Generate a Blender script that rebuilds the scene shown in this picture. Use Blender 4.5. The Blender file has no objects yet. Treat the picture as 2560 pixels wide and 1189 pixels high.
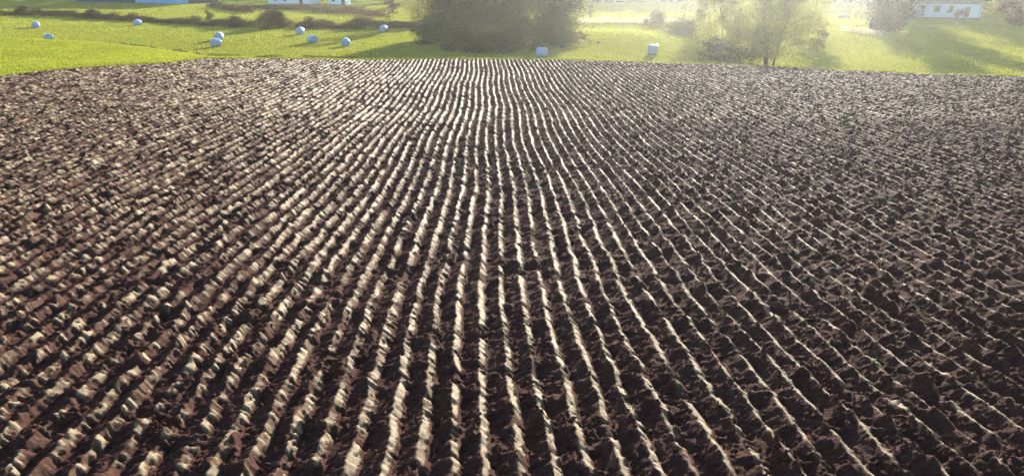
import bpy, math, random
import numpy as np
from mathutils import Vector, Matrix

# ------------------------------------------------------------------ camera, sky, sun, exposure
scene = bpy.context.scene
COL = scene.collection
R = math.radians
PW, PH, FPX = 2560.0, 1189.0, 1800.0          # photograph size, focal length in its pixels
CAM_H = 6.0
TILT = math.atan((PH / 2 + 85.0) / FPX)        # the field's vanishing line lies 85 px above the frame
YAW = R(1.8)
cam_data = bpy.data.cameras.new('camera')
cam_data.sensor_width = 36.0
cam_data.lens = FPX / PW * 36.0
cam_data.clip_start = 0.1
cam_data.clip_end = 20000
cam = bpy.data.objects.new('camera', cam_data)
COL.objects.link(cam)
cam.location = (0, 0, CAM_H)
cam.rotation_euler = (R(90) - TILT, 0, -YAW)
scene.camera = cam

SUN_AZ, SUN_EL = R(19.5), R(12.8)              # clockwise from +Y, above the horizon
SUNV = Vector((math.sin(SUN_AZ) * math.cos(SUN_EL), math.cos(SUN_AZ) * math.cos(SUN_EL), math.sin(SUN_EL)))
world = bpy.data.worlds.new('World')
scene.world = world
world.use_nodes = True
wn = world.node_tree
for n in list(wn.nodes):
    wn.nodes.remove(n)
wo = wn.nodes.new('ShaderNodeOutputWorld')
wb = wn.nodes.new('ShaderNodeBackground')
ws = wn.nodes.new('ShaderNodeTexSky')
ws.sky_type = 'NISHITA'
ws.sun_disc = False
ws.sun_elevation = SUN_EL
ws.sun_rotation = SUN_AZ
ws.air_density = 1.0
ws.dust_density = 0.6
ws.ozone_density = 1.2
wn.links.new(ws.outputs[0], wb.inputs[0])
wb.inputs[1].default_value = 0.095
wn.links.new(wb.outputs[0], wo.inputs[0])

sun_data = bpy.data.lights.new('sun', 'SUN')
sun_data.energy = 5.0
sun_data.angle = R(0.5)
sun_data.color = (1.0, 0.93, 0.80)
sun = bpy.data.objects.new('sun', sun_data)
COL.objects.link(sun)
sun.rotation_euler = SUNV.to_track_quat('Z', 'Y').to_euler()

scene.view_settings.view_transform = 'Standard'
scene.view_settings.look = 'None'
scene.view_settings.gamma = 1.0
scene.view_settings.use_curve_mapping = False
scene.view_settings.exposure = 1.85
scene.render.engine = 'CYCLES'
scene.cycles.use_denoising = True
scene.cycles.max_bounces = 6
scene.cycles.diffuse_bounces = 2
scene.cycles.glossy_bounces = 2
scene.cycles.transmission_bounces = 4
scene.cycles.volume_bounces = 1
scene.cycles.transparent_max_bounces = 6
scene.cycles.sample_clamp_indirect = 4.0

HAZE_DENSITY = 0.0003
HAZE_G = 0.82

# ------------------------------------------------------------------ helpers
_ct, _st = math.cos(TILT), math.sin(TILT)
_cy, _sy = math.cos(-YAW), math.sin(-YAW)


def ray(px, py):
    a, b = (px - PW / 2) / FPX, -(py - PH / 2) / FPX
    x, y, z = a, _ct + b * _st, -_st + b * _ct       # camera axes turned by the tilt
    return np.array([x * _cy - y * _sy, x * _sy + y * _cy, z])


def on_plane(px, py, z):
    d = ray(px, py)
    t = (z - CAM_H) / d[2]
    return np.array([d[0] * t, d[1] * t, z])


def hashn(ix, iy, seed):
    h = (ix.astype(np.int64) * 374761393 + iy.astype(np.int64) * 668265263 + int(seed) * 974634777) & 0xFFFFFFFF
    h = ((h ^ (h >> 13)) * 1274126177) & 0xFFFFFFFF
    h = ((h ^ (h >> 16)) * 2246822519) & 0xFFFFFFFF
    return ((h ^ (h >> 15)) & 0xFFFFFF) / float(0xFFFFFF)


def vn(x, y, seed=0):
    x = np.asarray(x, float); y = np.asarray(y, float)
    x, y = np.broadcast_arrays(x, y)
    ix, iy = np.floor(x), np.floor(y)
    fx, fy = x - ix, y - iy
    fx = fx * fx * (3 - 2 * fx); fy = fy * fy * (3 - 2 * fy)
    a = hashn(ix, iy, seed); b = hashn(ix + 1, iy, seed)
    c = hashn(ix, iy + 1, seed); d = hashn(ix + 1, iy + 1, seed)
    return (a * (1 - fx) + b * fx) * (1 - fy) + (c * (1 - fx) + d * fx) * fy


def rown(i, y, seed):
    """noise along y, independent for every whole i"""
    return vn(np.asarray(i, float) * 17.0, y, seed)


def sstep(a, b, x):
    t = np.clip((x - a) / (b - a), 0, 1)
    return t * t * (3 - 2 * t)


def mesh_np(name, verts, faces, mat=None, smooth=False, attrs=None):
    verts = np.asarray(verts, np.float32); faces = np.asarray(faces, np.int32)
    me = bpy.data.meshes.new(name)
    k = faces.shape[1]
    me.vertices.add(len(verts)); me.vertices.foreach_set('co', verts.ravel())
    me.loops.add(faces.size); me.loops.foreach_set('vertex_index', faces.ravel())
    me.polygons.add(len(faces))
    me.polygons.foreach_set('loop_start', np.arange(0, faces.size, k, dtype=np.int32))
    me.polygons.foreach_set('loop_total', np.full(len(faces), k, np.int32))
    me.polygons.foreach_set('use_smooth', np.broadcast_to(np.asarray(smooth, bool), (len(faces),)).copy())
    for an, (dom, vals) in (attrs or {}).items():
        at = me.attributes.new(an, 'FLOAT', dom)
        at.data.foreach_set('value', np.asarray(vals, np.float32).ravel())
    me.update(calc_edges=True)
    if mat:
        me.materials.append(mat)
    return me


def link(name, me, parent=None, loc=None):
    o = bpy.data.objects.new(name, me)
    COL.objects.link(o)
    if parent is not None:
        o.parent = parent
    if loc is not None:
        o.location = loc
    return o


def empty(name, loc, rz=0.0):
    o = link(name, None, None, loc)
    o.rotation_euler = (0, 0, rz)
    o.empty_display_size = 0.3
    return o


def tag(o, label=None, cat=None, group=None, kind=None):
    if label: o['label'] = label
    if cat: o['category'] = cat
    if group: o['group'] = group
    if kind: o['kind'] = kind
    return o


class MB:
    """collects boxes, prisms and tubes into one mesh"""
    def __init__(self):
        self.v = []; self.f = []

    def box(self, x0, x1, y0, y1, z0, z1):
        b = len(self.v)
        self.v += [(x, y, z) for z in (z0, z1) for y in (y0, y1) for x in (x0, x1)]
        self.f += [tuple(b + i for i in q) for q in ((0, 2, 3, 1), (4, 5, 7, 6), (0, 1, 5, 4), (2, 6, 7, 3), (0, 4, 6, 2), (1, 3, 7, 5))]
        return self

    def poly(self, pts, faces):
        b = len(self.v)
        self.v += [tuple(p) for p in pts]
        self.f += [tuple(b + i for i in q) for q in faces]
        return self

    def tube(self, pts, radii, sides=6):
        b = len(self.v)
        pts = [Vector(p) for p in pts]
        for k, p in enumerate(pts):
            d = (pts[min(k + 1, len(pts) - 1)] - pts[max(k - 1, 0)]).normalized()
            u = d.orthogonal().normalized(); w = d.cross(u)
            for s in range(sides):
                a = 2 * math.pi * s / sides
                self.v.append(tuple(p + (u * math.cos(a) + w * math.sin(a)) * radii[k]))
        for k in range(len(pts) - 1):
            for s in range(sides):
                s2 = (s + 1) % sides
                self.f.append((b + k * sides + s, b + k * sides + s2, b + (k + 1) * sides + s2, b + (k + 1) * sides + s))
        self.f.append(tuple(b + s for s in reversed(range(sides))))
        self.f.append(tuple(b + (len(pts) - 1) * sides + s for s in range(sides)))
        return self

    def build(self, name, mat, parent=None, smooth=False, loc=None):
        me = bpy.data.meshes.new(name)
        me.from_pydata(self.v, [], self.f)
        if smooth:
            me.polygons.foreach_set('use_smooth', [True] * len(me.polygons))
        me.materials.append(mat)
        return link(name, me, parent, loc)


# ------------------------------------------------------------------ materials
def new_mat(name):
    m = bpy.data.materials.new(name)
    m.use_nodes = True
    nt = m.node_tree
    for n in list(nt.nodes):
        nt.nodes.remove(n)
    out = nt.nodes.new('ShaderNodeOutputMaterial')
    return m, nt, out


def N(nt, typ, **kw):
    n = nt.nodes.new(typ)
    for k, v in kw.items():
        setattr(n, k, v)
    return n


def noise(nt, scale, detail=4, rough=0.55, vec=None):
    n = N(nt, 'ShaderNodeTexNoise')
    n.inputs['Scale'].default_value = scale
    n.inputs['Detail'].default_value = detail
    n.inputs['Roughness'].default_value = rough
    if vec is not None:
        nt.links.new(vec, n.inputs['Vector'])
    return n.outputs['Fac']


def mix(nt, fac, a, b):
    n = N(nt, 'ShaderNodeMix', data_type='RGBA')
    for s, v in ((0, fac), (6, a), (7, b)):
        if hasattr(v, 'links') or isinstance(v, bpy.types.NodeSocket):
            nt.links.new(v, n.inputs[s])
        else:
            n.inputs[s].default_value = v if s == 0 else (*v, 1)
    return n.outputs[2]


def ramp(nt, fac, a, b):
    n = N(nt, 'ShaderNodeMapRange')
    n.inputs[1].default_value = a; n.inputs[2].default_value = b
    nt.links.new(fac, n.inputs[0])
    return n.outputs[0]


def math_n(nt, op, a, b):
    n = N(nt, 'ShaderNodeMath', operation=op)
    for s, v in ((0, a), (1, b)):
        if isinstance(v, bpy.types.NodeSocket):
            nt.links.new(v, n.inputs[s])
        else:
            n.inputs[s].default_value = v
    return n.outputs[0]


def principled(name, col, rough=0.7, col2=None, scale=3.0, spec=0.4, bump=0.0, bscale=20.0, metallic=0.0):
    m, nt, out = new_mat(name)
    p = N(nt, 'ShaderNodeBsdfPrincipled')
    p.inputs['Roughness'].default_value = rough
    p.inputs['Specular IOR Level'].default_value = spec
    p.inputs['Metallic'].default_value = metallic
    tc = N(nt, 'ShaderNodeTexCoord').outputs['Object']
    if col2 is not None:
        nt.links.new(mix(nt, ramp(nt, noise(nt, scale, 5, 0.6, tc), 0.3, 0.7), col, col2), p.inputs['Base Color'])
    else:
        p.inputs['Base Color'].default_value = (*col, 1)
    if bump:
        b = N(nt, 'ShaderNodeBump')
        b.inputs['Strength'].default_value = 0.6
        b.inputs['Distance'].default_value = bump
        nt.links.new(noise(nt, bscale, 5, 0.6, tc), b.inputs['Height'])
        nt.links.new(b.outputs[0], p.inputs['Normal'])
    nt.links.new(p.outputs[0], out.inputs[0])
    return m


def leaf_mat(name, ca, cb, trans=0.5, vscale=0.35, patch=None):
    """leaves and blades: half of the light goes through"""
    m, nt, out = new_mat(name)
    at = N(nt, 'ShaderNodeAttribute', attribute_name='tint').outputs['Fac']
    geo = N(nt, 'ShaderNodeNewGeometry').outputs['Position']
    big = ramp(nt, noise(nt, vscale, 3, 0.6, geo), 0.35, 0.65)
    f = math_n(nt, 'ADD', math_n(nt, 'MULTIPLY', at, 0.6), math_n(nt, 'MULTIPLY', big, 0.4))
    c = mix(nt, f, ca, cb)
    if patch is not None:
        c = mix(nt, math_n(nt, 'MULTIPLY', ramp(nt, noise(nt, 0.16, 6, 0.7, geo), 0.45, 0.75), 0.75), c, patch)
    d = N(nt, 'ShaderNodeBsdfDiffuse'); t = N(nt, 'ShaderNodeBsdfTranslucent')
    nt.links.new(c, d.inputs[0]); nt.links.new(c, t.inputs[0])
    s = N(nt, 'ShaderNodeMixShader')
    s.inputs[0].default_value = trans
    nt.links.new(d.outputs[0], s.inputs[1]); nt.links.new(t.outputs[0], s.inputs[2])
    nt.links.new(s.outputs[0], out.inputs[0])
    return m


def soil_material():
    m, nt, out = new_mat('ploughed_soil')
    geo = N(nt, 'ShaderNodeNewGeometry').outputs['Position']
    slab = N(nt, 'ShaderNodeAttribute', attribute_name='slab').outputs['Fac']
    big = ramp(nt, noise(nt, 0.9, 4, 0.6, geo), 0.3, 0.7)
    fine = ramp(nt, noise(nt, 28.0, 4, 0.65, geo), 0.3, 0.7)
    c = mix(nt, big, (0.053, 0.024, 0.020), (0.070, 0.035, 0.028))
    c = mix(nt, math_n(nt, 'MULTIPLY', fine, 0.6), c, (0.036, 0.015, 0.013))
    mp = N(nt, 'ShaderNodeMapping')
    mp.inputs['Rotation'].default_value = (0, 0, R(32))
    mp.inputs['Scale'].default_value = (9, 30, 12)
    nt.links.new(geo, mp.inputs['Vector'])
    streak = ramp(nt, noise(nt, 1.0, 3, 0.6, mp.outputs[0]), 0.5, 0.68)
    c = mix(nt, math_n(nt, 'MULTIPLY', streak, 0.7), c, (0.105, 0.058, 0.044))
    # smeared, drier clay on each turned face; its sunlit highlight is painted in pale
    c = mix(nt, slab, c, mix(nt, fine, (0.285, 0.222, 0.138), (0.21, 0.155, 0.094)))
    p = N(nt, 'ShaderNodeBsdfPrincipled')
    nt.links.new(c, p.inputs['Base Color'])
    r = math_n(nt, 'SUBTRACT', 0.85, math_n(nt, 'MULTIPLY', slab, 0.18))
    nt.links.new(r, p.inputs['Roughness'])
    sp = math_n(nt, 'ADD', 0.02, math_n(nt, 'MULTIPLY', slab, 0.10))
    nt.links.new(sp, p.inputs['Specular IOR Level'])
    b = N(nt, 'ShaderNodeBump')
    b.inputs['Strength'].default_value = 0.8
    b.inputs['Distance'].default_value = 0.02
    nt.links.new(noise(nt, 55.0, 5, 0.7, geo), b.inputs['Height'])
    nt.links.new(b.outputs[0], p.inputs['Normal'])
    nt.links.new(p.outputs[0], out.inputs[0])
    return m


def ground_material():
    m, nt, out = new_mat('meadow_ground')
    geo = N(nt, 'ShaderNodeNewGeometry').outputs['Position']
    soil = N(nt, 'ShaderNodeAttribute', attribute_name='soil').outputs['Fac']
    a = ramp(nt, noise(nt, 0.08, 5, 0.6, geo), 0.35, 0.65)
    b_ = ramp(nt, noise(nt, 1.6, 5, 0.7, geo), 0.35, 0.65)
    c = mix(nt, a, (0.21, 0.22, 0.025), (0.28, 0.265, 0.036))
    c = mix(nt, math_n(nt, 'MULTIPLY', b_, 0.5), c, (0.15, 0.15, 0.025))
    c = mix(nt, soil, c, (0.05, 0.034, 0.028))
    p = N(nt, 'ShaderNodeBsdfPrincipled')
    p.inputs['Roughness'].default_value = 0.9
    p.inputs['Specular IOR Level'].default_value = 0.0
    nt.links.new(c, p.inputs['Base Color'])
    bp = N(nt, 'ShaderNodeBump')
    bp.inputs['Strength'].default_value = 0.6; bp.inputs['Distance'].default_value = 0.1
    nt.links.new(noise(nt, 2.5, 5, 0.7, geo), bp.inputs['Height'])
    nt.links.new(bp.outputs[0], p.inputs['Normal'])
    nt.links.new(p.outputs[0], out.inputs[0])
    return m


M = dict(
    soil=soil_material(), ground=ground_material(),
    grass=leaf_mat('grass_blades', (0.26, 0.32, 0.036), (0.39, 0.41, 0.055), 0.42, 0.06, (0.21, 0.22, 0.04)),
    olive=leaf_mat('olive_leaves', (0.045, 0.055, 0.022), (0.10, 0.10, 0.038), 0.35),
    deep=leaf_mat('deep_green_leaves', (0.042, 0.066, 0.018), (0.125, 0.15, 0.038), 0.5),
    deepbrown=leaf_mat('deep_brown_leaves', (0.055, 0.060, 0.022), (0.13, 0.125, 0.038), 0.5),
    brown=leaf_mat('brown_leaves', (0.07, 0.042, 0.026), (0.15, 0.095, 0.05), 0.4),
    pale=leaf_mat('pale_leaves', (0.17, 0.20, 0.055), (0.33, 0.32, 0.09), 0.55),
    yellow=leaf_mat('yellow_leaves', (0.16, 0.15, 0.03), (0.30, 0.25, 0.05), 0.5),
    red=leaf_mat('russet_leaves', (0.085, 0.03, 0.024), (0.14, 0.06, 0.035), 0.4),
    dark=leaf_mat('dark_needles', (0.018, 0.034, 0.014), (0.048, 0.070, 0.026), 0.3),
    straw=leaf_mat('dry_stalks', (0.42, 0.36, 0.24), (0.6, 0.52, 0.36), 0.6),
    weed=leaf_mat('dry_weeds', (0.04, 0.027, 0.016), (0.10, 0.066, 0.036), 0.25),
    bark=principled('bark', (0.07, 0.055, 0.045), 0.9, (0.12, 0.10, 0.085), 4, 0.2, 0.03, 9),
    birch=principled('pale_bark', (0.28, 0.25, 0.21), 0.8, (0.10, 0.085, 0.07), 5, 0.2, 0.02, 9),
    film=principled('white_film', (0.26, 0.38, 0.64), 0.22, (0.20, 0.31, 0.55), 6, 0.7, 0.02, 5),
    whitewall=principled('white_boards', (0.56, 0.68, 0.84), 0.6, (0.50, 0.62, 0.78), 1.5, 0.3),
    trim=principled('brown_trim', (0.13, 0.065, 0.04), 0.6, (0.09, 0.045, 0.03), 5),
    stone=principled('foundation_stone', (0.22, 0.21, 0.20), 0.85, (0.14, 0.135, 0.13), 3, 0.2, 0.03, 6),
    roof=principled('dark_roof_tiles', (0.06, 0.055, 0.055), 0.7, (0.09, 0.075, 0.07), 4),
    pane=principled('window_glass', (0.03, 0.035, 0.04), 0.08, None, spec=0.6),
    curtain=principled('curtain', (0.6, 0.58, 0.5), 0.8),
    bluewall=principled('blue_sheet', (0.10, 0.32, 0.68), 0.45, (0.15, 0.38, 0.74), 2, 0.4),
    darkblue=principled('dark_blue_boards', (0.008, 0.018, 0.06), 0.6, (0.014, 0.026, 0.07), 2, 0.2),
    timber=principled('weathered_timber', (0.16, 0.10, 0.07), 0.8, (0.10, 0.065, 0.05), 4),
    rock=principled('field_rock', (0.26, 0.24, 0.22), 0.85, (0.15, 0.13, 0.12), 2, 0.2, 0.08, 3),
)

# ------------------------------------------------------------------ terrain shape
FIELD_EDGE_PX = [(-700, 252), (-350, 226), (0, 192), (180, 172), (330, 163), (430, 157), (520, 146.5), (700, 147), (900, 149.5), (1100, 148),
                 (1300, 149), (1500, 152), (1640, 157), (1900, 166), (2100, 177), (2300, 185), (2560, 191), (2900, 204), (3300, 224)]


def field_z(X, Y):
    """the field sinks gently away from the camera and levels out towards its far edge; its left flank sinks less"""
    X = np.asarray(X, float); Y = np.asarray(Y, float)
    u = np.clip(Y - 7.4, -12, 66)
    w = 1 - 0.6 * sstep(0.10, 0.62, -X / np.maximum(np.abs(Y), 1.0))
    return 0.44 - w * (0.08 * u - 0.0006 * u * u)


def on_field(px, py):
    d = ray(px, py)
    t = np.arange(4.0, 140.0, 0.02)
    z = CAM_H + d[2] * t - field_z(d[0] * t, d[1] * t)
    k = np.where(z < 0)[0]
    k = k[0] if len(k) else len(t) - 1
    return np.array([d[0] * t[k], d[1] * t[k]])


_fe = np.array([on_field(x, y) for x, y in FIELD_EDGE_PX])
_fe_az = np.arctan2(_fe[:, 0], _fe[:, 1]); _fe_r = np.hypot(_fe[:, 0], _fe[:, 1])
CREST_PX = [(-700, 80), (-350, 88), (0, 97), (150, 102), (280, 110), (400, 124), (480, 136), (520, 143)]
_cr = [on_field(x, y) for x, y in CREST_PX]
_cr_az = np.array([math.atan2(p[0], p[1]) for p in _cr]); _cr_r = np.array([math.hypot(*p) for p in _cr])
_k = _fe_az > _cr_az[-1] + 0.01
_c_az = np.concatenate([_cr_az, _fe_az[_k]]); _c_r = np.concatenate([_cr_r, _fe_r[_k] + 0.9])


def field_r(az):
    return np.interp(az, _fe_az, _fe_r)


def crest_r(az):
    return np.interp(az, _c_az, _c_r)


_hump = on_plane(1560, 100, -4.6)


def low_z(X, Y):
    z = -5.0 + 0.9 * (vn(X / 34, Y / 34, 5) - 0.5) + 0.35 * (vn(X / 11, Y / 11, 6) - 0.5)
    z = z + 1.3 * np.exp(-((X - _hump[0]) / 12.0) ** 2 - ((Y - _hump[1] - 4) / 17.0) ** 2)
    r = np.hypot(X, Y)
    z = z + np.clip(r - 280, 0, 150) * 0.05
    return z


def terrain(X, Y):
    X = np.asarray(X, float); Y = np.asarray(Y, float)
    az = np.arctan2(X, Y); r = np.hypot(X, Y)
    rc = crest_r(az)
    s = np.clip((r - rc) / 24.0, 0, 1)
    k = 1 - (1 - s) ** 2
    verge = 0.06 * (vn(X / 3, Y / 3, 8) - 0.5) + 0.03
    z = (field_z(X, Y) + verge) * (1 - k) + low_z(X, Y) * k
    inside = 1 - sstep(-0.25, 0.55, r - field_r(az))
    return z - 0.42 * inside


def at(px, py, dz=0.0):
    """point of the lower ground seen at a pixel of the photograph"""
    z = -5.0
    for _ in range(8):
        p = on_plane(px, py, z)
        z = float(terrain(p[0], p[1]))
    return Vector((p[0], p[1], z + dz))


# ------------------------------------------------------------------ meadow sheet
def build_meadow():
    az = np.radians(np.concatenate([np.arange(-178, -60, 4.0), np.arange(-60, 62, 0.6), np.arange(62, 179, 4.0)]))
    r = np.concatenate([[0.5, 4, 10, 18, 26, 33], np.arange(36, 116, 0.8), np.arange(116, 300, 4.0), np.geomspace(300, 3000, 24)])
    A, Rr = np.meshgrid(az, r, indexing='ij')
    X, Y = Rr * np.sin(A), Rr * np.cos(A)
    Z = terrain(X, Y)
    v = np.stack([X, Y, Z], -1).reshape(-1, 3)
    na, nr = len(az), len(r)
    i = np.arange(na)[:, None]; j = np.arange(nr - 1)[None, :]
    i2 = (i + 1) % na
    f = np.stack([i * nr + j, i2 * nr + j, i2 * nr + j + 1, i * nr + j + 1], -1).reshape(-1, 4)
    f = f[:, ::-1]
    inside = 1 - sstep(-0.2, 0.5, Rr - field_r(A))
    me = mesh_np('meadow', v, f, M['ground'], True, {'soil': ('POINT', inside)})
    tag(link('meadow', me), kind='structure')


build_meadow()

# ------------------------------------------------------------------ ploughed field: one strip per furrow slice
PITCH = 0.40


def edge_x(i, Y):
    i = np.asarray(i, float)
    w = 0.07 * np.sin(Y * 0.33 + 0.6) + 0.05 * np.sin(Y * 0.13 + 2.0) + 0.05 * (vn(Y * 0.9, i * 0.21, 30) - 0.5)
    return PITCH * i + w + 0.07 * (rown(i, Y * 0.55, 31) - 0.5) + 0.035 * (rown(i, Y * 2.3, 32) - 0.5)


def slice_shape(i, t, Y, X, coarse=1.0):
    """height above the furrow bottom and how smooth the turned face is"""
    collapse = sstep(0.70, 0.77, rown(i, Y * 1.3, 40) * 0.7 + 0.3 * rown(i, Y * 4.5, 56)) * 0.9
    crumble = np.clip(0.45 * sstep(0.35, 0.8, rown(i, Y * 0.35 + 9, 41)) + 0.8 * sstep(0.05, 0.55, -X / np.maximum(Y, 1.0)), 0, 1)
    tc = 0.66 + 0.10 * (rown(i, Y * 2.6, 42) - 0.5) + 0.07 * (rown(i, Y * 9.0, 43) - 0.5) + 0.035 * (rown(i, Y * 30.0, 44) - 0.5)
    ys = Y + 0.06 * t + 0.025 * (vn(X * 14, Y * 10, 65) - 0.5)
    # the slices break into blocks with gaps between them, most of all on the left flank
    gap = np.maximum(sstep(0.66, 0.73, rown(i, ys * 5.2, 66)), sstep(0.67, 0.74, rown(i, ys * 10.5, 67))) * np.clip(0.03 + 0.5 * crumble, 0, 1)
    A = (0.100 + 0.05 * rown(i, Y * 0.8, 45) + 0.010 * rown(i, Y * 5.0, 57)) * (1 - 0.62 * collapse) * (1 - 0.6 * gap)
    sl = t / tc
    left = A * np.clip(sl, 0, 1) ** 1.2
    curl = 1.6 * np.clip(sl, 0, 1) ** 2
    ph = Y / 0.066 - curl + 2.2 * rown(i, Y * 3.0, 46) + 1.3 * vn(X * 9, Y * 9, 47)
    saw = ph % 1.0
    rib = (np.where(saw < 0.7, saw / 0.7, (1 - saw) / 0.3) - 0.5) * 0.025 * (0.2 + 1.1 * vn(X * 5, Y * 4, 48))
    left = left + rib * np.clip(4 * sl * (1 - sl) + 0.15 * sl, 0, 1)
    sr = (t - tc) / (1 - tc)
    face = A * np.where(sr < 0.52, 1 - 0.40 * sr / 0.52, 0.60 * (1 - np.clip((sr - 0.52) / 0.42, 0, 1)))
    # breaks across the turned face: skewed cracks at uneven spacing, more of them where it crumbles
    yy = Y + 0.05 * sr + 0.03 * (vn(X * 16, Y * 8, 50) - 0.5)
    c1 = sstep(0.66, 0.72, rown(i, yy * 8.0, 49)) * sstep(0.25, 0.6, rown(i, Y * 1.7, 58) + 0.3 * crumble)
    c2 = sstep(0.66, 0.73, rown(i, yy * 15.0, 55)) * (0.25 + 0.75 * crumble)
    c3 = sstep(0.60 - 0.06 * crumble, 0.69 - 0.06 * crumble, vn(X * 17, Y * 13, 59)) * (0.2 + 0.8 * crumble)
    notch = np.clip(np.maximum(np.maximum(c1, c2), c3), 0, 1)
    face = face - notch * 0.055 * np.clip(4 * sr * (1 - sr) + 0.5 * (sr < 0.5) * sr, 0, 1)
    h = np.where(t < tc, left, face)
    rough = (vn(X * 11, Y * 11, 51) - 0.5) * 0.032 + (vn(X * 26, Y * 26, 52) - 0.5) * 0.020 + (vn(X * 4, Y * 4, 53) - 0.5) * 0.032
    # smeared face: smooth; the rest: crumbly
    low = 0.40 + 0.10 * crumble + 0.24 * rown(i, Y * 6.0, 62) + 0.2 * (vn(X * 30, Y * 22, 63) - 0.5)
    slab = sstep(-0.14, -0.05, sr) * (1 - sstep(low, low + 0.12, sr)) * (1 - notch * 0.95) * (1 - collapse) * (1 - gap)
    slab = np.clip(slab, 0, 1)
    h = h + coarse * rough * (1 - 0.62 * slab) * (1 + 0.9 * collapse + 0.3 * (t < tc) + 1.1 * sstep(0.0, 0.3, sr) * (1 - slab) * (1 - sstep(0.8, 1.0, sr)))
    # lumps that have rolled into the furrow
    lump = sstep(0.70, 0.84, vn(X * 3.4, Y * 3.4, 54)) * 0.065 * (0.5 + vn(X * 14, Y * 14, 60))
    return h + lump * (1 - 0.5 * slab), slab


# sideways limits of what is built: the frame's edges with some metres to spare
_l0, _l1 = on_field(0, 1189), on_field(0, 192)
_r0, _r1 = on_field(2560, 1189), on_field(2560, 191)


def first_y(x):
    yl = _l0[1] + (x - (_l0[0])) * (_l1[1] - _l0[1]) / (_l1[0] - _l0[0])
    yr = _r0[1] + (x - (_r0[0])) * (_r1[1] - _r0[1]) / (_r1[0] - _r0[0])
    return max(5.6, yl - 4.6, yr - 4.6)


def last_y(x):
    # the field's far edge is a polar line; walk it
    ys = np.linspace(20, 90, 1401)
    ok = np.hypot(x, ys) < field_r(np.arctan2(x, ys))
    k = np.where(ok)[0]
    return ys[k[-1]] if len(k) else 0.0


def build_field():
    field = tag(empty('ploughed_field', (0, 0, 0)), kind='structure')
    bands = [(5.0, 12.0, 20, 0.0235), (12.0, 20.0, 14, 0.047), (20.0, 36.0, 10, 0.105), (36.0, 95.0, 6, 0.17)]
    count = 0
    for i in range(-130, 160):
        xm = PITCH * (i + 0.5)
        y0, y1 = first_y(xm), last_y(xm)
        ye = max(5.6, y0 - 8.0)          # beyond the frame the slices go on, built more coarsely
        if y1 - ye < 0.6:
            continue
        y1 += 0.25 * (hash((i * 7919) % 101) / 50.0 - 1)
        V, F, S, SM, base = [], [], [], [], 0
        for b0, b1, nt_, dy in ([(ye, min(y0, y1), 8, 0.13)] if y0 - ye > 0.6 else []) + [(max(p, y0), q, m_, d_) for p, q, m_, d_ in bands if q > y0]:
            a, b = b0, min(y1, b1)
            if b - a < dy * 2:
                continue
            ys = np.linspace(a, b, int(math.ceil((b - a) / dy)) + 1)
            ts = np.linspace(0, 1, nt_ + 1)
            T, Yg = np.meshgrid(ts, ys)
            e0, e1 = edge_x(i, ys)[:, None], edge_x(i + 1, ys)[:, None]
            X = e0 + (e1 - e0) * T
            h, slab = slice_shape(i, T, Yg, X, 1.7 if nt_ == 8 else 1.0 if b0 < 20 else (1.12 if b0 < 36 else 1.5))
            end = sstep(0, 0.8, y1 - Yg)
            h = h * (0.25 + 0.75 * end)
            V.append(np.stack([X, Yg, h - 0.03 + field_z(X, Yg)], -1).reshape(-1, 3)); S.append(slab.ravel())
            ny, nx = len(ys), nt_ + 1
            q = (np.arange(ny - 1)[:, None] * nx + np.arange(nt_)[None, :])
            F.append((np.stack([q, q + 1, q + nx + 1, q + nx], -1).reshape(-1, 4)) + base)
            SM.append(np.full(len(F[-1]), b0 < 20 and nt_ != 8))
            base += ny * nx
        if not V:
            continue
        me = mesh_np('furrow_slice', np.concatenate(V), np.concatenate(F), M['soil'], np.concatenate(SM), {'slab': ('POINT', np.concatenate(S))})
        link('furrow_slice', me, field)
        count += 1
    # loose clods lying on the slices
    rng = np.random.default_rng(11)
    n = 22000
    d = rng.uniform(0, 1, n) ** 1.5 * 20 + 6.0
    az = rng.uniform(-0.72, 0.76, n)
    X, Y = d * np.tan(az), d
    k = (np.array([first_y(x) for x in X]) < Y)
    X, Y = X[k], Y[k]
    i = np.floor(X / PITCH)
    for _ in range(2):
        i = i + (X > edge_x(i + 1, Y)) - (X < edge_x(i, Y))
    e0, e1 = edge_x(i, Y), edge_x(i + 1, Y)
    h, _s = slice_shape(i, np.clip((X - e0) / (e1 - e0), 0, 1), Y, X)
    tt = (X - e0) / (e1 - e0)
    k = (_s < 0.1) & (tt < 0.6)
    X, Y, h = X[k], Y[k], h[k]
    n = len(X)
    ico = np.array([(1, 0, 0), (-1, 0, 0), (0, 1, 0), (0, -1, 0), (0, 0, 1), (0, 0, -1)], float)
    icof = np.array([(0, 2, 4), (2, 1, 4), (1, 3, 4), (3, 0, 4), (2, 0, 5), (1, 2, 5), (3, 1, 5), (0, 3, 5)])
    size = 0.007 + 0.038 * rng.uniform(0, 1, n) ** 4 + 0.0005 * Y
    pts = (ico[None] + rng.normal(0, 0.28, (n, 6, 3))) * (rng.uniform(0.6, 1.3, (n, 6, 1)) + 0.0)  * size[:, None, None] * rng.uniform(0.6, 1.3, (n, 1, 3))
    pts = pts + np.stack([X, Y, h - 0.03 + size * 0.3 + field_z(X, Y)], -1)[:, None]
    f = (icof[None] + 6 * np.arange(n)[:, None, None]).reshape(-1, 3)
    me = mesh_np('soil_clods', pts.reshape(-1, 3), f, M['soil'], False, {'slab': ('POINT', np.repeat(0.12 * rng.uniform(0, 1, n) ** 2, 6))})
    tag(link('soil_clods', me), 'small loose clods of dark soil scattered over the furrows', 'soil', kind='stuff')


build_field()

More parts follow.
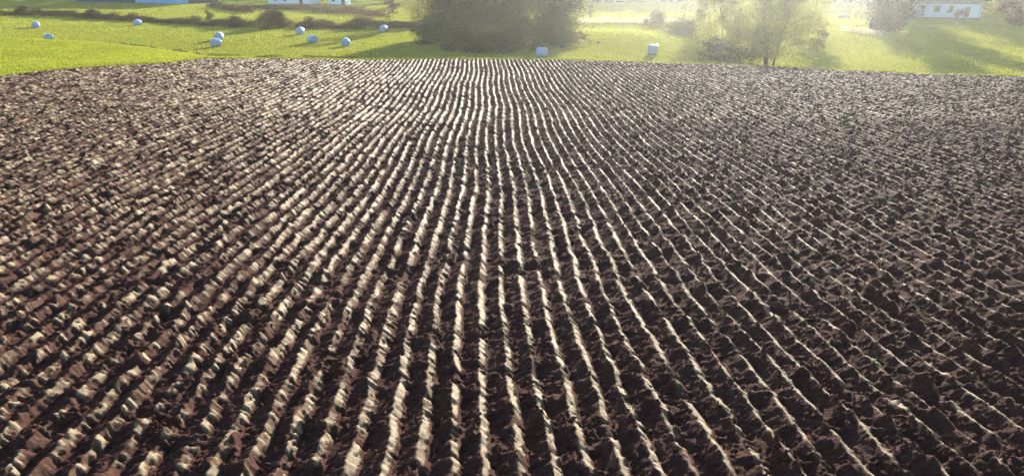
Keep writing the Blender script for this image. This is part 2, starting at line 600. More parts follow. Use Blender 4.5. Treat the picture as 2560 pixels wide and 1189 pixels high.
# ------------------------------------------------------------------ grass
def build_grass():
    rng = np.random.default_rng(3)

    def blades(n, rmin, rmax, azmin, azmax, power, wmin, wr, hmin, hmax, name, label, keep):
        az = rng.uniform(azmin, azmax, n)
        u = rng.uniform(0, 1, n)
        r = (rmin ** power + u * (rmax ** power - rmin ** power)) ** (1 / power)
        X, Y = r * np.sin(az), r * np.cos(az)
        k = keep(az, r)
        X, Y, r, az = X[k], Y[k], r[k], az[k]
        Z = terrain(X, Y)
        n = len(X)
        clump = vn(X * 0.9, Y * 0.9, 61)
        hh = rng.uniform(hmin, hmax, n) * (0.55 + 0.9 * clump)
        w = (wmin + wr * r) * rng.uniform(0.6, 1.4, n)
        a = rng.uniform(0, np.pi, n)
        dx, dy = np.cos(a) * w / 2, np.sin(a) * w / 2
        lx, ly = rng.normal(0, 0.35, n) * hh, rng.normal(0, 0.35, n) * hh
        v = np.stack([np.stack([X - dx, Y - dy, Z - 0.02], -1), np.stack([X + dx, Y + dy, Z - 0.02], -1), np.stack([X + lx, Y + ly, Z + hh], -1)], 1)
        f = np.arange(3 * n).reshape(n, 3)
        me = mesh_np(name, v.reshape(-1, 3), f, M['grass'], False, {'tint': ('FACE', rng.uniform(0, 1, n))})
        tag(link(name, me), label, 'grass', kind='stuff')

    amax = float(_fe_az[-3]) + 0.06
    amin = float(_fe_az[2]) - 0.06
    blades(240000, 60, 275, amin, amax, 0.9, 0.01, 0.00075, 0.09, 0.22, 'grass', 'sunlit yellow green grass covering the low meadow behind the field',
           lambda az, r: r > crest_r(az) + 5)
    a5 = float(_cr_az[-1])
    blades(150000, 36, 100, amin, a5 + 0.05, 1.2, 0.012, 0.0004, 0.06, 0.14, 'grass', 'short bright grass on the rise beside the ploughed edge',
           lambda az, r: (r > field_r(az) + 0.3) & (r < crest_r(az) + 3.5))
    blades(60000, 45, 100, a5, amax, 1.0, 0.012, 0.0004, 0.06, 0.15, 'grass', 'narrow grass verge along the far edge of the ploughed soil',
           lambda az, r: (r > field_r(az) + 0.15) & (r < crest_r(az) + 5.5))


build_grass()

# ------------------------------------------------------------------ vegetation
def leaf_mesh(name, centres, size, mat, seed, upright=0.0):
    """one small four-sided leaf clump at every centre"""
    rng = np.random.default_rng(seed)
    n = len(centres)
    a = rng.normal(0, 1, (n, 3)); a[:, 2] *= (1 - upright * 0.5)
    if upright:
        a[:, 2] += upright * 2.2 * np.sign(rng.uniform(-0.2, 1, n))
    a /= np.linalg.norm(a, axis=1)[:, None]
    b = rng.normal(0, 1, (n, 3)); b -= (b * a).sum(1)[:, None] * a
    b /= np.linalg.norm(b, axis=1)[:, None]
    L = size * rng.uniform(0.55, 1.4, n)[:, None]
    W = L * (0.45 if not upright else 0.16)
    v = np.stack([centres + b * W * 1.25 - a * L * 0.8, centres + a * L * 1.1, centres - b * W * 1.25 - a * L * 0.35], 1)
    f = np.arange(3 * n).reshape(n, 3)
    return mesh_np(name, v.reshape(-1, 3), f, mat, False, {'tint': ('FACE', rng.uniform(0, 1, n))})


def crown_points(rng, n, h0, h1, rad, clumps, shape='round', spread=0.16):
    """clumps of leaves inside a crown from height h0 to h1; returns points and clump centres"""
    cs = []
    while len(cs) < clumps:
        z = rng.uniform(0, 1)
        if shape == 'round':
            w = math.sqrt(max(0.02, 1 - (2 * z - 1) ** 2)) ** 0.8
        elif shape == 'bush':
            w = math.sqrt(max(0.0, 1 - z ** 2.2))
        elif shape == 'cone':
            w = (1 - z) * 0.95 + 0.05
        else:
            w = 0.45 + 0.55 * math.sin(math.pi * min(1, z * 0.9 + 0.05))
        a = rng.uniform(0, 2 * math.pi); q = w * math.sqrt(rng.uniform(0.05, 1.0)) * rng.uniform(0.75, 1.12)
        cs.append((rad * q * math.cos(a), rad * q * math.sin(a), h0 + (h1 - h0) * z))
    cs = np.array(cs)
    w = rng.uniform(0.4, 1.6, clumps); w /= w.sum()
    idx = rng.choice(clumps, n, p=w)
    sp = rng.uniform(0.6, 1.4, clumps)[idx][:, None]
    p = cs[idx] + rng.normal(0, 1, (n, 3)) * np.array([spread * rad, spread * rad, spread * 0.7 * rad]) * sp
    p[:, 2] = np.maximum(p[:, 2], 0.03)
    return p, cs


def make_tree(name, label, cat, px, py, height, rad, mat, leaves=4000, leaf=0.25, base=0.1, stems=1, bark='bark', shape='round',
              clumps=40, seed=1, group=None, spread=0.16, trunk_r=None, loc=None):
    rng = np.random.default_rng(seed)
    p = at(px, py) if loc is None else Vector(loc)
    root = tag(empty(name, p), label, cat, group)
    pts, cs = crown_points(rng, leaves, height * base, height * 0.97, rad, clumps, shape, spread)
    tr = trunk_r or height * 0.018
    mb = MB()
    for s in range(stems):
        a = rng.uniform(0, 2 * math.pi)
        lean = (0.10 if stems == 1 else rng.uniform(0.25, 0.75)) * rad
        off = 0 if stems == 1 else rng.uniform(0.2, 0.7)
        q0 = Vector((off * math.cos(a), off * math.sin(a), -0.25))
        top = Vector((lean * math.cos(a), lean * math.sin(a), height * rng.uniform(0.78, 0.95)))
        path, rad_ = [], []
        for k in range(6):
            f = k / 5
            w = Vector(rng.normal(0, 0.012 * height * f, 3)); w.z = 0
            path.append(q0.lerp(top, f) + w); rad_.append(tr * (1 - 0.88 * f) / (1 if stems == 1 else 1.6))
        mb.tube(path, rad_, 7)
        near = cs[rng.permutation(len(cs))[:max(5, 16 // stems)]]
        for c in near:
            f = min(0.92, max(0.08, c[2] / height * 0.75))
            k = f * 5; j = int(k)
            st = path[j].lerp(path[j + 1], k - j)
            e = Vector(c)
            mid = st.lerp(e, 0.5) + Vector((0, 0, 0.05 * (e - st).length))
            mb.tube([st, mid, e], [tr * 0.32, tr * 0.2, tr * 0.06], 5)
    mb.build('trunk', M[bark], root, True)
    link('crown', leaf_mesh('crown', pts, leaf, M[mat], seed + 500), root)
    return root


def make_hedge(name, label, cat, line, height, width, mat, n, leaf, seed, upright=0.0, group=None, dense=0.5, second=None):
    rng = np.random.default_rng(seed)
    P = [at(x, y) for x, y in line]
    org = P[0]
    seg = [(P[k + 1] - P[k]).length for k in range(len(P) - 1)]
    cum = np.concatenate([[0], np.cumsum(seg)]); tot = cum[-1]
    root = tag(empty(name, org), label, cat, group)

    def along(s):
        return np.stack([np.interp(s, cum, [p[c] for p in P]) for c in range(2)], -1)
    s = rng.uniform(0, tot, n)
    prof = 0.35 + 0.65 * vn(s * 0.45, 0, seed) + 0.45 * (vn(s * 1.6, 3, seed) - 0.5)
    keepv = vn(s * 0.8, 7, seed) > (0.5 - dense)
    s, prof = s[keepv], prof[keepv]
    xy = along(s) + rng.normal(0, width * 0.33, (len(s), 2))
    z = terrain(xy[:, 0], xy[:, 1]) + height * prof * rng.uniform(0.0, 1.0, len(s)) ** 0.8
    pts = np.concatenate([xy, z[:, None]], 1) - np.array(org)
    link('foliage', leaf_mesh('foliage', pts, leaf, M[mat], seed, upright), root)
    mb = MB()
    for k in range(int(tot / 1.3)):
        q = along(np.array([rng.uniform(0, tot)]))[0] + rng.normal(0, width * 0.2, 2)
        zz = float(terrain(q[0], q[1]))
        b = Vector((q[0], q[1], zz - 0.1)) - org
        hh = height * rng.uniform(0.4, 0.9)
        e = b + Vector((rng.normal(0, 0.25), rng.normal(0, 0.25), hh))
        mb.tube([b, b.lerp(e, 0.5) + Vector((0.05, 0, 0)), e], [0.03, 0.02, 0.008], 4)
    if mb.v:
        tag(mb.build('stems', M['bark'], root), kind='stuff')
    return root


# great trees in the middle of the meadow
make_tree('broadleaf_tree', 'tall olive brown tree, leftmost of the dark clump behind the field', 'tree', 1142, 98, 10, 4.2, 'deepbrown', 44000, 0.17, 0.02, 2, 'bark', 'egg', 150, 21, spread=0.21, group='clump of tall trees behind the field')
make_tree('broadleaf_tree', 'tallest dark green tree, in the centre of the dark clump behind the field', 'tree', 1265, 94, 11.5, 5.2, 'deep', 52000, 0.17, 0.02, 2, 'bark', 'egg', 170, 22, spread=0.21, group='clump of tall trees behind the field')
make_tree('broadleaf_tree', 'green leaved tree at the right edge of the dark clump', 'tree', 1388, 103, 9.5, 3.5, 'deep', 30000, 0.16, 0.02, 1, 'bark', 'egg', 120, 23, spread=0.22, group='clump of tall trees behind the field')
make_tree('shrub', 'low brown thicket at the foot of the dark central trees', 'shrub', 1230, 108, 3.4, 5.0, 'deepbrown', 16000, 0.12, 0.02, 4, 'bark', 'bush', 80, 24)
make_tree('birch_tree', 'slender yellow green birch just left of the dark central clump', 'tree', 1046, 62, 10, 3.6, 'yellow', 5000, 0.13, 0.10, 1, 'bark', 'egg', 36, 25)
make_tree('shrub', 'grey leafless looking shrub beside the yellow birch', 'shrub', 978, 50, 5.5, 1.9, 'brown', 1300, 0.15, 0.05, 3, 'bark', 'egg', 22, 26)
make_tree('birch_tree', 'small pale birch between the yellow birch and the dark clump', 'tree', 1096, 58, 11, 2.4, 'pale', 3400, 0.14, 0.08, 1, 'birch', 'egg', 26, 27)
for k, (px, py, h, r, m, lab) in enumerate([(1082, 112, 4.2, 3.0, 'deep', 'dark green bush at the left foot of the central clump'), (1150, 124, 3.6, 3.4, 'deepbrown', 'dark brown bush in front of the leftmost tall tree'),
                                            (1310, 122, 3.8, 3.6, 'deep', 'dark green bush in front of the tallest central tree'), (1400, 116, 3.6, 2.6, 'deep', 'dark green bush behind the shaded bale'),
                                            (1225, 128, 2.6, 3.0, 'deepbrown', 'low brown bush at the soil edge before the central clump')]):
    make_tree('shrub', lab, 'shrub', px, py, h, r, m, 9000, 0.11, 0.02, 5, 'bark', 'bush', 60, 130 + k, 'bushes at the foot of the central clump')
# right hand group
make_tree('willow', 'many stemmed pale willow at the far edge of the soil', 'tree', 1922, 163, 8.6, 5.0, 'pale', 26000, 0.12, 0.12, 9, 'bark', 'egg', 110, 31, spread=0.13, trunk_r=0.15)
make_tree('willow', 'pale yellow tree immediately left of the many stemmed willow', 'tree', 1812, 140, 8.6, 3.3, 'pale', 14000, 0.12, 0.04, 3, 'bark', 'egg', 50, 32)
make_tree('shrub', 'grey green bush below the pale yellow tree by the soil edge', 'shrub', 1792, 150, 2.6, 2.4, 'olive', 1800, 0.14, 0.02, 4, 'bark', 'bush', 26, 33)
make_tree('shrub', 'brownish bush at the soil edge left of the willow stems', 'shrub', 1850, 160, 2.1, 2.2, 'weed', 1500, 0.13, 0.02, 4, 'bark', 'bush', 24, 34)
make_tree('shrub', 'yellow orange shrub on the slope right of the willow', 'shrub', 2040, 125, 4.6, 1.7, 'yellow', 1500, 0.15, 0.03, 3, 'bark', 'egg', 26, 35)
make_tree('willow', 'pale green tree behind the many stemmed willow', 'tree', 2010, 95, 9.5, 3.2, 'pale', 11000, 0.13, 0.04, 2, 'bark', 'egg', 44, 36)
make_tree('shrub', 'round russet bush on top of the grassy mound', 'shrub', 1640, 67, 2.9, 2.5, 'brown', 5000, 0.10, 0.02, 5, 'bark', 'bush', 34, 37)
make_tree('shrub', 'grey thicket on the shaded side of the grassy mound', 'shrub', 1712, 88, 2.2, 4.2, 'olive', 6000, 0.11, 0.02, 5, 'bark', 'bush', 36, 38)
make_tree('birch_tree', 'slim pale tree standing behind the russet bush', 'tree', 1712, 42, 9, 2.3, 'pale', 1700, 0.2, 0.05, 1, 'birch', 'egg', 26, 39)
make_tree('willow', 'tall pale tree between the grassy mound and the willows', 'tree', 1765, 95, 9.5, 2.8, 'pale', 11000, 0.13, 0.04, 2, 'bark', 'egg', 40, 40)
make_tree('birch_tree', 'narrow yellow birch right behind the dark central clump', 'tree', 1476, 44, 11, 1.7, 'yellow', 1500, 0.2, 0.05, 1, 'birch', 'egg', 24, 41)
make_tree('shrub', 'small russet shrub at the right foot of the dark clump', 'shrub', 1446, 108, 1.7, 1.7, 'brown', 1000, 0.12, 0.02, 4, 'bark', 'bush', 18, 42)
# trees of the homestead on the right
make_tree('broadleaf_tree', 'pale olive tree on the slope well left of the white house', 'tree', 2176, 34, 8, 2.4, 'olive', 5000, 0.22, 0.03, 2, 'bark', 'egg', 50, 51)
make_tree('shrub', 'straw coloured bush on the slope left of the white house', 'shrub', 2158, 48, 2.6, 2.6, 'pale', 1400, 0.15, 0.02, 4, 'bark', 'bush', 24, 52)
make_tree('shrub', 'yellow leaved bush at the right end of the white house', 'shrub', 2472, 28, 4.2, 2.6, 'yellow', 1600, 0.17, 0.02, 3, 'bark', 'bush', 26, 53)
make_tree('broadleaf_tree', 'dark russet tree at the right edge, in deep shade', 'tree', 2548, 66, 10, 3.6, 'red', 4500, 0.2, 0.02, 2, 'bark', 'egg', 50, 54)
make_tree('broadleaf_tree', 'shaded russet tree right of the white house', 'tree', 2505, 36, 12, 3.2, 'red', 3600, 0.21, 0.03, 2, 'bark', 'egg', 44, 55)
make_tree('shrub', 'dark green bush against the right corner of the house wall', 'shrub', 2396, 50, 2.4, 1.1, 'dark', 900, 0.12, 0.02, 3, 'bark', 'bush', 16, 56)
for k, (px, py, h, r, shp) in enumerate([(2216, 80, 14, 3.0, 'egg'), (2200, 44, 21, 3.2, 'bush'), (2236, 50, 22, 3.8, 'bush'), (2290, 32, 24, 4.6, 'egg'), (2340, 31, 24, 4.8, 'egg'),
                                         (2392, 31, 24, 4.8, 'egg'), (2440, 30, 23, 4.6, 'egg')]):
    make_tree('spruce', ['dark spruce on the slope in front of the house, shading the grass', 'tall spruce just left of the pale olive tree', 'tall spruce at the left corner of the white house',
                         'tall spruce behind the left window of the white house', 'tall spruce behind the middle of the white house', 'tall spruce behind the door of the white house',
                         'tall spruce between the house and the yellow bush'][k], 'tree', px, py, h, r, 'dark', 13000, 0.26, 0.01 if k < 3 else 0.06, 1, 'bark', shp, 110, 60 + k, 'spruces by the white house', spread=0.2)
for k, (px, py, h, r, m) in enumerate([(1440, 4, 13, 4, 'olive'), (1520, 2, 14, 4.5, 'brown'), (1585, 4, 14, 4.5, 'olive'), (1650, 3, 14, 4.5, 'dark'), (1710, 5, 14, 4.5, 'brown'), (1775, 4, 15, 4.5, 'olive'),
                                       (1860, 5, 15, 4.6, 'olive'), (1960, 4, 15, 5, 'brown'), (2060, 8, 14, 4.2, 'olive'), (2120, 6, 14, 4.2, 'dark'), (2165, 8, 14, 4.2, 'olive')]):
    lab = ['olive tree at the left end of the far tree belt', 'brown tree second from the left in the far tree belt', 'olive tree behind the pale reeds in the far tree belt',
           'dark spruce in the far tree belt above the russet bush', 'brown tree in the far tree belt behind the slim pale tree', 'olive tree in the far tree belt behind the tall pale tree',
           'olive tree far behind the pale yellow tree', 'brown tree far behind the many stemmed willow', 'olive tree in the far belt right of the willow crown',
           'dark spruce on the far slope above the rock', 'olive tree above the straw coloured bush on the far slope'][k]
    make_tree('broadleaf_tree' if m != 'dark' else 'spruce', lab, 'tree', px, py, h, r, m, 5000, 0.24, 0.02, 1, 'bark', 'egg', 60, 80 + k, 'far belt of trees')

# hedges, banks and reeds
make_hedge('hedgerow', 'long scrubby brown hedgerow across the left of the meadow', 'hedge', [(-60, 38), (60, 39), (150, 42), (250, 48), (400, 57), (520, 65), (640, 71)], 1.6, 1.9, 'weed', 40000, 0.11, 101)
make_hedge('hedgerow', 'reddish brown hedgerow between the big bush and the birch', 'hedge', [(740, 71), (830, 72), (930, 72), (1000, 70), (1110, 71)], 1.6, 1.7, 'brown', 22000, 0.11, 102)
make_tree('shrub', 'big rounded dark bush in the middle of the hedgerow', 'shrub', 685, 70, 2.9, 3.4, 'weed', 9000, 0.11, 0.02, 6, 'bark', 'bush', 60, 103)
for k, (px, py, h, r, m, lab) in enumerate([(590, 68, 1.9, 2.0, 'weed', 'low dark bush in the hedgerow just left of the big rounded bush'), (775, 71, 1.8, 1.8, 'brown', 'low brown bush in the hedgerow just above the middle bale'),
                                            (905, 71, 1.9, 2.4, 'brown', 'wide brown bush in the right hedgerow near the birch'), (232, 46, 1.8, 1.9, 'weed', 'dark bush in the left hedgerow above the two leftmost bales'),
                                            (60, 38, 1.8, 2.2, 'weed', 'dark bush at the far left end of the hedgerow')]):
    make_tree('shrub', lab, 'shrub', px, py, h, r, m, 2600, 0.11, 0.02, 5, 'bark', 'bush', 30, 150 + k, 'bushes in the hedgerow')
make_tree('shrub', 'thin upright shrub standing out of the left hedgerow', 'shrub', 524, 60, 2.6, 1.1, 'olive', 800, 0.12, 0.1, 3, 'bark', 'egg', 16, 104)
make_hedge('scrub_bank', 'tan scrub bank in front of the white farm buildings', 'hedge', [(700, 22), (780, 28), (860, 35), (960, 44)], 1.9, 2.6, 'brown', 11000, 0.15, 105)
make_hedge('scrub_bank', 'dry brown scrub bank right of the blue barn', 'hedge', [(525, 20), (570, 25), (628, 33)], 1.8, 2.2, 'weed', 6000, 0.15, 106)
make_hedge('scrub_bank', 'dark low scrub between barn and farm buildings', 'hedge', [(620, 20), (680, 23), (740, 24)], 1.4, 2.0, 'weed', 4500, 0.15, 107)
make_hedge('reed_bed', 'cream coloured strip of dry reeds behind the grassy mound', 'reeds', [(1432, 58), (1520, 58), (1600, 58), (1690, 55), (1760, 56)], 1.3, 2.6, 'straw', 5200, 0.2, 108, 0.8)
make_hedge('weed_strip', 'dark dry weeds along the fold of the meadow left of the soil', 'weeds', [(255, 109), (300, 112), (350, 118), (420, 127), (500, 139)], 0.45, 0.6, 'weed', 6000, 0.07, 109, 0.4, dense=0.08)
make_hedge('weed_strip', 'dark dry weeds along the far left edge of the ploughed soil', 'weeds', [(520, 141), (640, 143), (760, 145), (900, 148), (960, 149)], 0.42, 0.5, 'weed', 9000, 0.06, 110, 0.4, dense=0.2)
make_hedge('scrub_bank', 'dry scrub along the ditch on the right slope', 'hedge', [(2110, 78), (2150, 84), (2200, 92)], 0.9, 1.3, 'straw', 1100, 0.13, 111)

# far wood whose shade lies over the top left of the meadow
def far_wood():
    rng = np.random.default_rng(77)
    pts, mb = [], MB()
    for k in range(120):
        px = rng.uniform(-500, 2700); d = rng.uniform(266, 305) / math.cos(math.atan((px - 1280) / 1924))
        q = ray(px, 0); q = q / math.hypot(q[0], q[1]) * d
        z = float(terrain(q[0], q[1])); h = rng.uniform(11.5, 15) if px < 1100 else rng.uniform(13, 18)
        p, _c = crown_points(rng, 380, 0.6, h, rng.uniform(3.5, 5.5), 18, 'egg')
        pts.append(p + np.array([q[0], q[1], z]))
        mb.tube([(q[0], q[1], z - 0.3), (q[0], q[1], z + h * 0.8)], [0.3, 0.05], 5)
    for k in range(44):
        px = rng.uniform(1380, 2260); d = rng.uniform(246, 270) / math.cos(math.atan((px - 1280) / 1924))
        q = ray(px, 0); q = q / math.hypot(q[0], q[1]) * d
        z = float(terrain(q[0], q[1])); h = rng.uniform(15, 19)
        p, _c = crown_points(rng, 480, 0.3, h, rng.uniform(3.5, 5.0), 22, 'egg')
        pts.append(p + np.array([q[0], q[1], z]))
        mb.tube([(q[0], q[1], z - 0.3), (q[0], q[1], z + h * 0.8)], [0.3, 0.05], 5)
    me = leaf_mesh('far_wood', np.concatenate(pts), 1.0, M['dark'], 78)
    o = tag(link('far_wood', me), 'dark wood standing beyond the meadow', 'wood', kind='stuff')
    tag(mb.build('trunks', M['bark'], o), kind='stuff')


far_wood()

# ------------------------------------------------------------------ wrapped bales
def bale_mesh(seed, dia=1.28, length=1.2):
    rng = np.random.default_rng(seed)
    nseg, prof = 28, [(0.0, 0.0), (0.22, 0.0), (0.46, 0.012), (0.60, 0.03), (0.66, 0.075), (0.675, 0.16), (0.68, 0.35), (0.683, 0.62), (0.68, 0.9), (0.675, 1.09), (0.66, 1.175), (0.60, 1.22), (0.46, 1.238), (0.22, 1.25), (0.0, 1.25)]
    V = []
    for q, l in prof:
        for s in range(nseg):
            a = 2 * math.pi * s / nseg
            r = q * dia / 1.35 * (1 + 0.02 * (vn(math.cos(a) * 3 + 5, l * 4 + seed, 9) - 0.5) * 2 + 0.012 * math.sin(9 * a + l * 7))
            y, z = r * math.cos(a), r * math.sin(a)
            if z < -0.55 * dia / 1.35:
                z = -0.55 * dia / 1.35 + (z + 0.55 * dia / 1.35) * 0.35     # settled on the ground
            V.append(((l - 0.625) * length / 1.25, y, z))
    F = []
    for k in range(len(prof) - 1):
        for s in range(nseg):
            s2 = (s + 1) % nseg
            F.append((k * nseg + s, k * nseg + s2, (k + 1) * nseg + s2, (k + 1) * nseg + s))
    V = np.array(V); V[:, 2] -= V[:, 2].min()
    return mesh_np('wrapped_bale', V, np.array(F), M['film'], True)


BALES = [(91, 70, 20, 'white wrapped bale farthest left, nearest the long hedgerow'),
         (123, 103, 35, 'white wrapped bale half sunk behind the grassy rise at far left'),
         (345, 64, -10, 'white wrapped bale right under the long scrubby hedgerow'),
         (549, 100, 15, 'white wrapped bale, rear one of the touching looking pair'),
         (541, 117, -15, 'white wrapped bale, front one of the touching looking pair'),
         (751, 86, 10, 'white wrapped bale below the reddish hedgerow, right of the big bush'),
         (782, 108, 60, 'white wrapped bale in mid meadow with its lit top showing'),
         (865, 116, 25, 'white wrapped bale in mid meadow casting a short shadow to the left'),
         (960, 80, 5, 'white wrapped bale against the hedgerow near the yellow birch'),
         (1355, 143, 90, 'pale blue looking wrapped bale in the shade of the dark trees'),
         (1622, 136, 80, 'grey white bale standing alone on the grassy mound')]
for k, (px, py, rz, lab) in enumerate(BALES):
    o = link('wrapped_bale', bale_mesh(200 + k), None, at(px, py, -0.03))
    o.rotation_euler = (0, 0, math.atan2(o.location.y, o.location.x) + R(rz * 1.0 - 30))
    if k == 10:
        o.rotation_euler = (0, R(90), R(20)); o.location.z += 0.62
    tag(o, lab, 'bale', 'white wrapped bales in the meadow')


# ------------------------------------------------------------------ rocks
def rock(px, py, sx, sy, sz, seed, label):
    rng = np.random.default_rng(seed)
    nu, nv = 14, 8
    V = []
    for j in range(nv + 1):
        for i in range(nu):
            a, b = 2 * math.pi * i / nu, math.pi / 2 * j / nv
            d = 0.75 + 0.5 * float(vn(math.cos(a) * 2 + 9, math.sin(a) * 2 + b * 2, seed))
            V.append((sx * d * math.cos(a) * math.cos(b), sy * d * math.sin(a) * math.cos(b), sz * d * math.sin(b) - 0.1))
    F = [(j * nu + i, j * nu + (i + 1) % nu, (j + 1) * nu + (i + 1) % nu, (j + 1) * nu + i) for j in range(nv) for i in range(nu)]
    o = link('rock', mesh_np('rock', np.array(V), np.array(F), M['rock'], False), None, at(px, py))
    tag(o, label, 'rock')


rock(2112, 46, 1.6, 1.0, 0.75, 301, 'low brown rock on the sunlit slope right of the willow')
rock(1495, 108, 0.35, 0.3, 0.35, 302, 'small pale stone in the grass right of the dark clump')
rock(2178, 12, 0.9, 0.7, 0.6, 303, 'pale stone at the top of the right slope')

# ------------------------------------------------------------------ buildings
def frame_of(p0, p1):
    """origin in the middle of a wall line, turning so that local -Y looks at the camera"""
    a, b = at(*p0), at(*p1)
    mid = (a + b) / 2
    d = b - a
    return mid, math.atan2(d.y, d.x), math.hypot(d.x, d.y)


def gable_roof(x0, x1, y0, y1, z, rise, over=0.4, th=0.14):
    mb = MB()
    ym = (y0 + y1) / 2
    a, b = x0 - over, x1 + over
    for s, ye in ((-1, y0 - over), (1, y1 + over)):
        zb = z - over * rise / ((y1 - y0) / 2)
        mb.poly([(a, ye, zb), (b, ye, zb), (b, ym, z + rise), (a, ym, z + rise), (a, ye, zb + th), (b, ye, zb + th), (b, ym, z + rise + th), (a, ym, z + rise + th)],
                [(0, 1, 2, 3), (7, 6, 5, 4), (0, 4, 5, 1), (1, 5, 6, 2), (0, 3, 7, 4), (2, 6, 7, 3)])
    return mb


def house_body(x0, x1, y0, y1, z0, z1, rise):
    ym = (y0 + y1) / 2
    mb = MB()
    mb.poly([(x0, y0, z0), (x1, y0, z0), (x1, y1, z0), (x0, y1, z0), (x0, y0, z1), (x1, y0, z1), (x1, y1, z1), (x0, y1, z1), (x0, ym, z1 + rise), (x1, ym, z1 + rise)],
            [(3, 2, 1, 0), (0, 1, 5, 4), (2, 3, 7, 6), (1, 2, 6, 9, 5), (3, 0, 4, 8, 7), (4, 5, 9, 8), (6, 7, 8, 9)])
    return mb


def add_window(root, x, z, w, h, yf, curtain=False):
    t = 0.08
    win = MB().box(x - w / 2, x + w / 2, yf - 0.02, yf + 0.03, z, z + h).build('window', M['pane'], root)
    fr = MB()
    fr.box(x - w / 2 - t, x - w / 2, yf - 0.07, yf + 0.03, z - t, z + h + t).box(x + w / 2, x + w / 2 + t, yf - 0.07, yf + 0.03, z - t, z + h + t)
    fr.box(x - w / 2, x + w / 2, yf - 0.068, yf + 0.03, z + h, z + h + t).box(x - w / 2, x + w / 2, yf - 0.068, yf + 0.03, z - t, z)
    fr.box(x - 0.03, x + 0.03, yf - 0.055, yf - 0.022, z, z + h)
    fr.build('frame', M['trim'], win)
    MB().box(x - w / 2 - 0.14, x + w / 2 + 0.14, yf - 0.14, yf - 0.072, z - t - 0.05, z - t).build('sill', M['whitewall'], win)
    if curtain:
        MB().box(x - w / 2 + 0.02, x - 0.05, yf - 0.026, yf - 0.0215, z + 0.25 * h, z + h - 0.02).build('curtain', M['curtain'], win)


def white_house():
    p, rz, w = frame_of((2268, 46), (2448, 50))
    root = tag(empty('white_house', p, rz), 'white boarded house with brown framed windows on the right slope', 'house')
    hw, dep, e = w / 2, 8.0, 3.6
    MB().box(-hw - 0.05, hw + 0.05, -0.05, dep, -1.2, 0.35).build('foundation', M['stone'], root)
    house_body(-hw, hw, 0.0, dep - 0.05, 0.3, e, 3.0).build('wall', M['whitewall'], root)
    for k in range(int((e - 0.4) / 0.22)):
        z = 0.37 + 0.22 * k
        MB().poly([(-hw, -0.035, z), (hw, -0.035, z), (hw, -0.012, z + 0.212), (-hw, -0.012, z + 0.212), (-hw, 0.01, z), (hw, 0.01, z), (hw, 0.01, z + 0.212), (-hw, 0.01, z + 0.212)],
                  [(0, 1, 2, 3), (4, 5, 1, 0), (3, 2, 6, 7), (0, 3, 7, 4), (1, 5, 6, 2)]).build('board', M['whitewall'], root)
    rf = gable_roof(-hw, hw, 0, dep - 0.05, e, 3.0).build('roof', M['roof'], root)
    MB().box(-0.6, 0.1, dep / 2 - 0.3, dep / 2 + 0.4, e + 2.4, e + 4.2).build('chimney', M['stone'], rf)
    px = w / 180.0
    for k, (xp, c) in enumerate(((2302, True), (2339, False), (2371, True))):
        add_window(root, (xp - 2358) * px, 1.5, 0.95, 1.25, -0.04, c)
    d = MB().box((2414 - 2358) * px - 0.5, (2414 - 2358) * px + 0.5, -0.07, -0.036, 0.5, 2.6).build('door', M['trim'], root)
    MB().box((2414 - 2358) * px + 0.33, (2414 - 2358) * px + 0.40, -0.12, -0.075, 1.45, 1.52).build('handle', M['stone'], d)
    for s in (-1, 1):
        MB().box(s * hw - 0.09, s * hw + 0.09, -0.06, 0.12, 0.3, e - 0.25).build('corner_board', M['whitewall'], root)
    for s in (-1, 1):
        MB().tube([(s * (hw - 0.25), -0.12, 0.3), (s * (hw - 0.25), -0.12, e - 0.3)], [0.05, 0.05], 6).build('drainpipe', M['darkblue'], root)
    # timber porch at the left end
    ax = -hw - 0.05
    MB().box(ax - 3.2, ax, 1.2, 5.0, -0.6, 2.5).build('porch', M['timber'], root)
    MB().poly([(ax - 3.5, 0.9, 2.5), (ax, 0.9, 2.9), (ax, 5.3, 2.9), (ax - 3.5, 5.3, 2.5), (ax - 3.5, 0.9, 2.62), (ax, 0.9, 3.02), (ax, 5.3, 3.02), (ax - 3.5, 5.3, 2.62)],
              [(3, 2, 1, 0), (4, 5, 6, 7), (0, 1, 5, 4), (2, 3, 7, 6), (0, 4, 7, 3), (1, 2, 6, 5)]).build('porch_roof', M['roof'], root)


white_house()


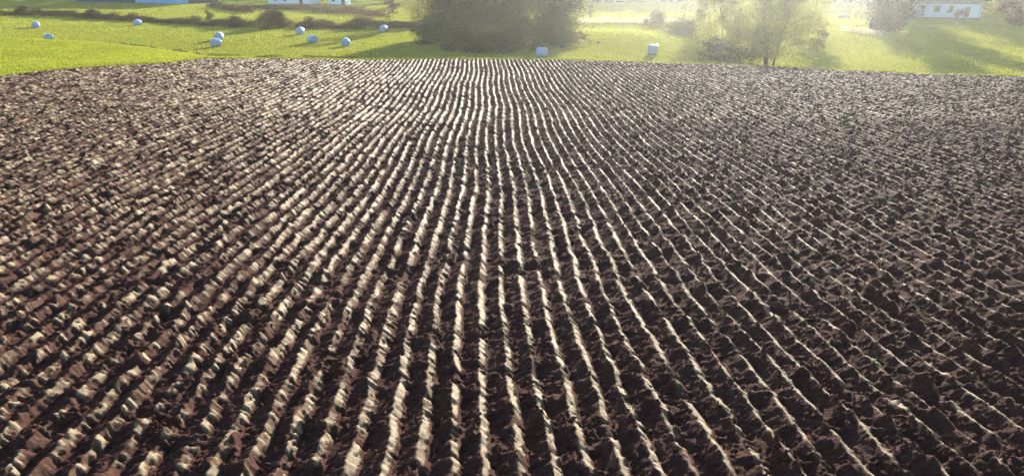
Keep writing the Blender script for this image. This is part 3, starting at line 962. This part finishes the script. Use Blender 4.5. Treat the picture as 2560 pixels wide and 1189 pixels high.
def blue_barn():
    p, rz, w = frame_of((192, 8), (472, 11))
    root = tag(empty('blue_barn', p, rz), 'long blue barn at the top left edge of the meadow', 'barn')
    hw, dep, e = w / 2, 12.0, 4.6
    MB().box(-hw - 0.06, hw + 0.06, -0.06, dep, -1.0, 0.25).build('foundation', M['stone'], root)
    house_body(-hw, hw, 0, dep - 0.1, 0.2, e, 3.2).build('wall', M['darkblue'], root)
    split = -hw + w * (345 - 192) / 280.0
    n = 15
    bw = (hw - split) / n
    for k in range(n):
        x = split + k * bw
        MB().box(x + 0.04, x + bw - 0.04, -0.08 - 0.03 * (k % 2), -0.003, 0.3, e - 0.35).build('wall_sheet', M['bluewall'], root)
    m = 12
    bw = (split + hw) / m
    for k in range(m):
        x = -hw + k * bw
        MB().box(x + 0.03, x + bw - 0.03, -0.06 - 0.02 * (k % 2), -0.003, 0.3, e - 0.35).build('wall_board', M['darkblue'], root)
    gable_roof(-hw, hw, 0, dep - 0.1, e, 3.2).build('roof', M['roof'], root)


blue_barn()


def farm_building(p0, p1, dep, e, rise, label, wins, name='farm_building'):
    p, rz, w = frame_of(p0, p1)
    root = tag(empty(name, p, rz), label, 'farm building')
    hw = w / 2
    MB().box(-hw - 0.05, hw + 0.05, -0.05, dep, -1.0, 0.3).build('foundation', M['stone'], root)
    house_body(-hw, hw, 0, dep - 0.05, 0.25, e, rise).build('wall', M['whitewall'], root)
    gable_roof(-hw, hw, 0, dep - 0.05, e, rise).build('roof', M['roof'], root)
    for f in wins:
        add_window(root, -hw + f * w, 1.3, 0.9, 1.1, -0.003)
    MB().box(hw * 0.55, hw * 0.55 + 1.1, -0.05, -0.004, 0.3, 2.4).build('door', M['trim'], root)


farm_building((672, 12), (772, 15), 7.0, 3.6, 2.6, 'long white farm building behind the dark scrub', (0.18, 0.42))
farm_building((822, 14), (864, 15), 4.0, 2.6, 1.3, 'small white shed behind the tan scrub bank', (0.3,))

# ------------------------------------------------------------------ haze
def build_haze():
    m, nt, out = new_mat('haze')
    v = N(nt, 'ShaderNodeVolumePrincipled')
    v.inputs['Color'].default_value = (0.93, 0.95, 0.97, 1)
    v.inputs['Density'].default_value = HAZE_DENSITY
    v.inputs['Anisotropy'].default_value = HAZE_G
    nt.links.new(v.outputs[0], out.inputs['Volume'])
    o = MB().box(-3100, 3100, -3100, 3100, -8, 30).build('haze', m)
    tag(o, 'thin bright haze in the air over the meadow', 'haze', kind='stuff')


build_haze()
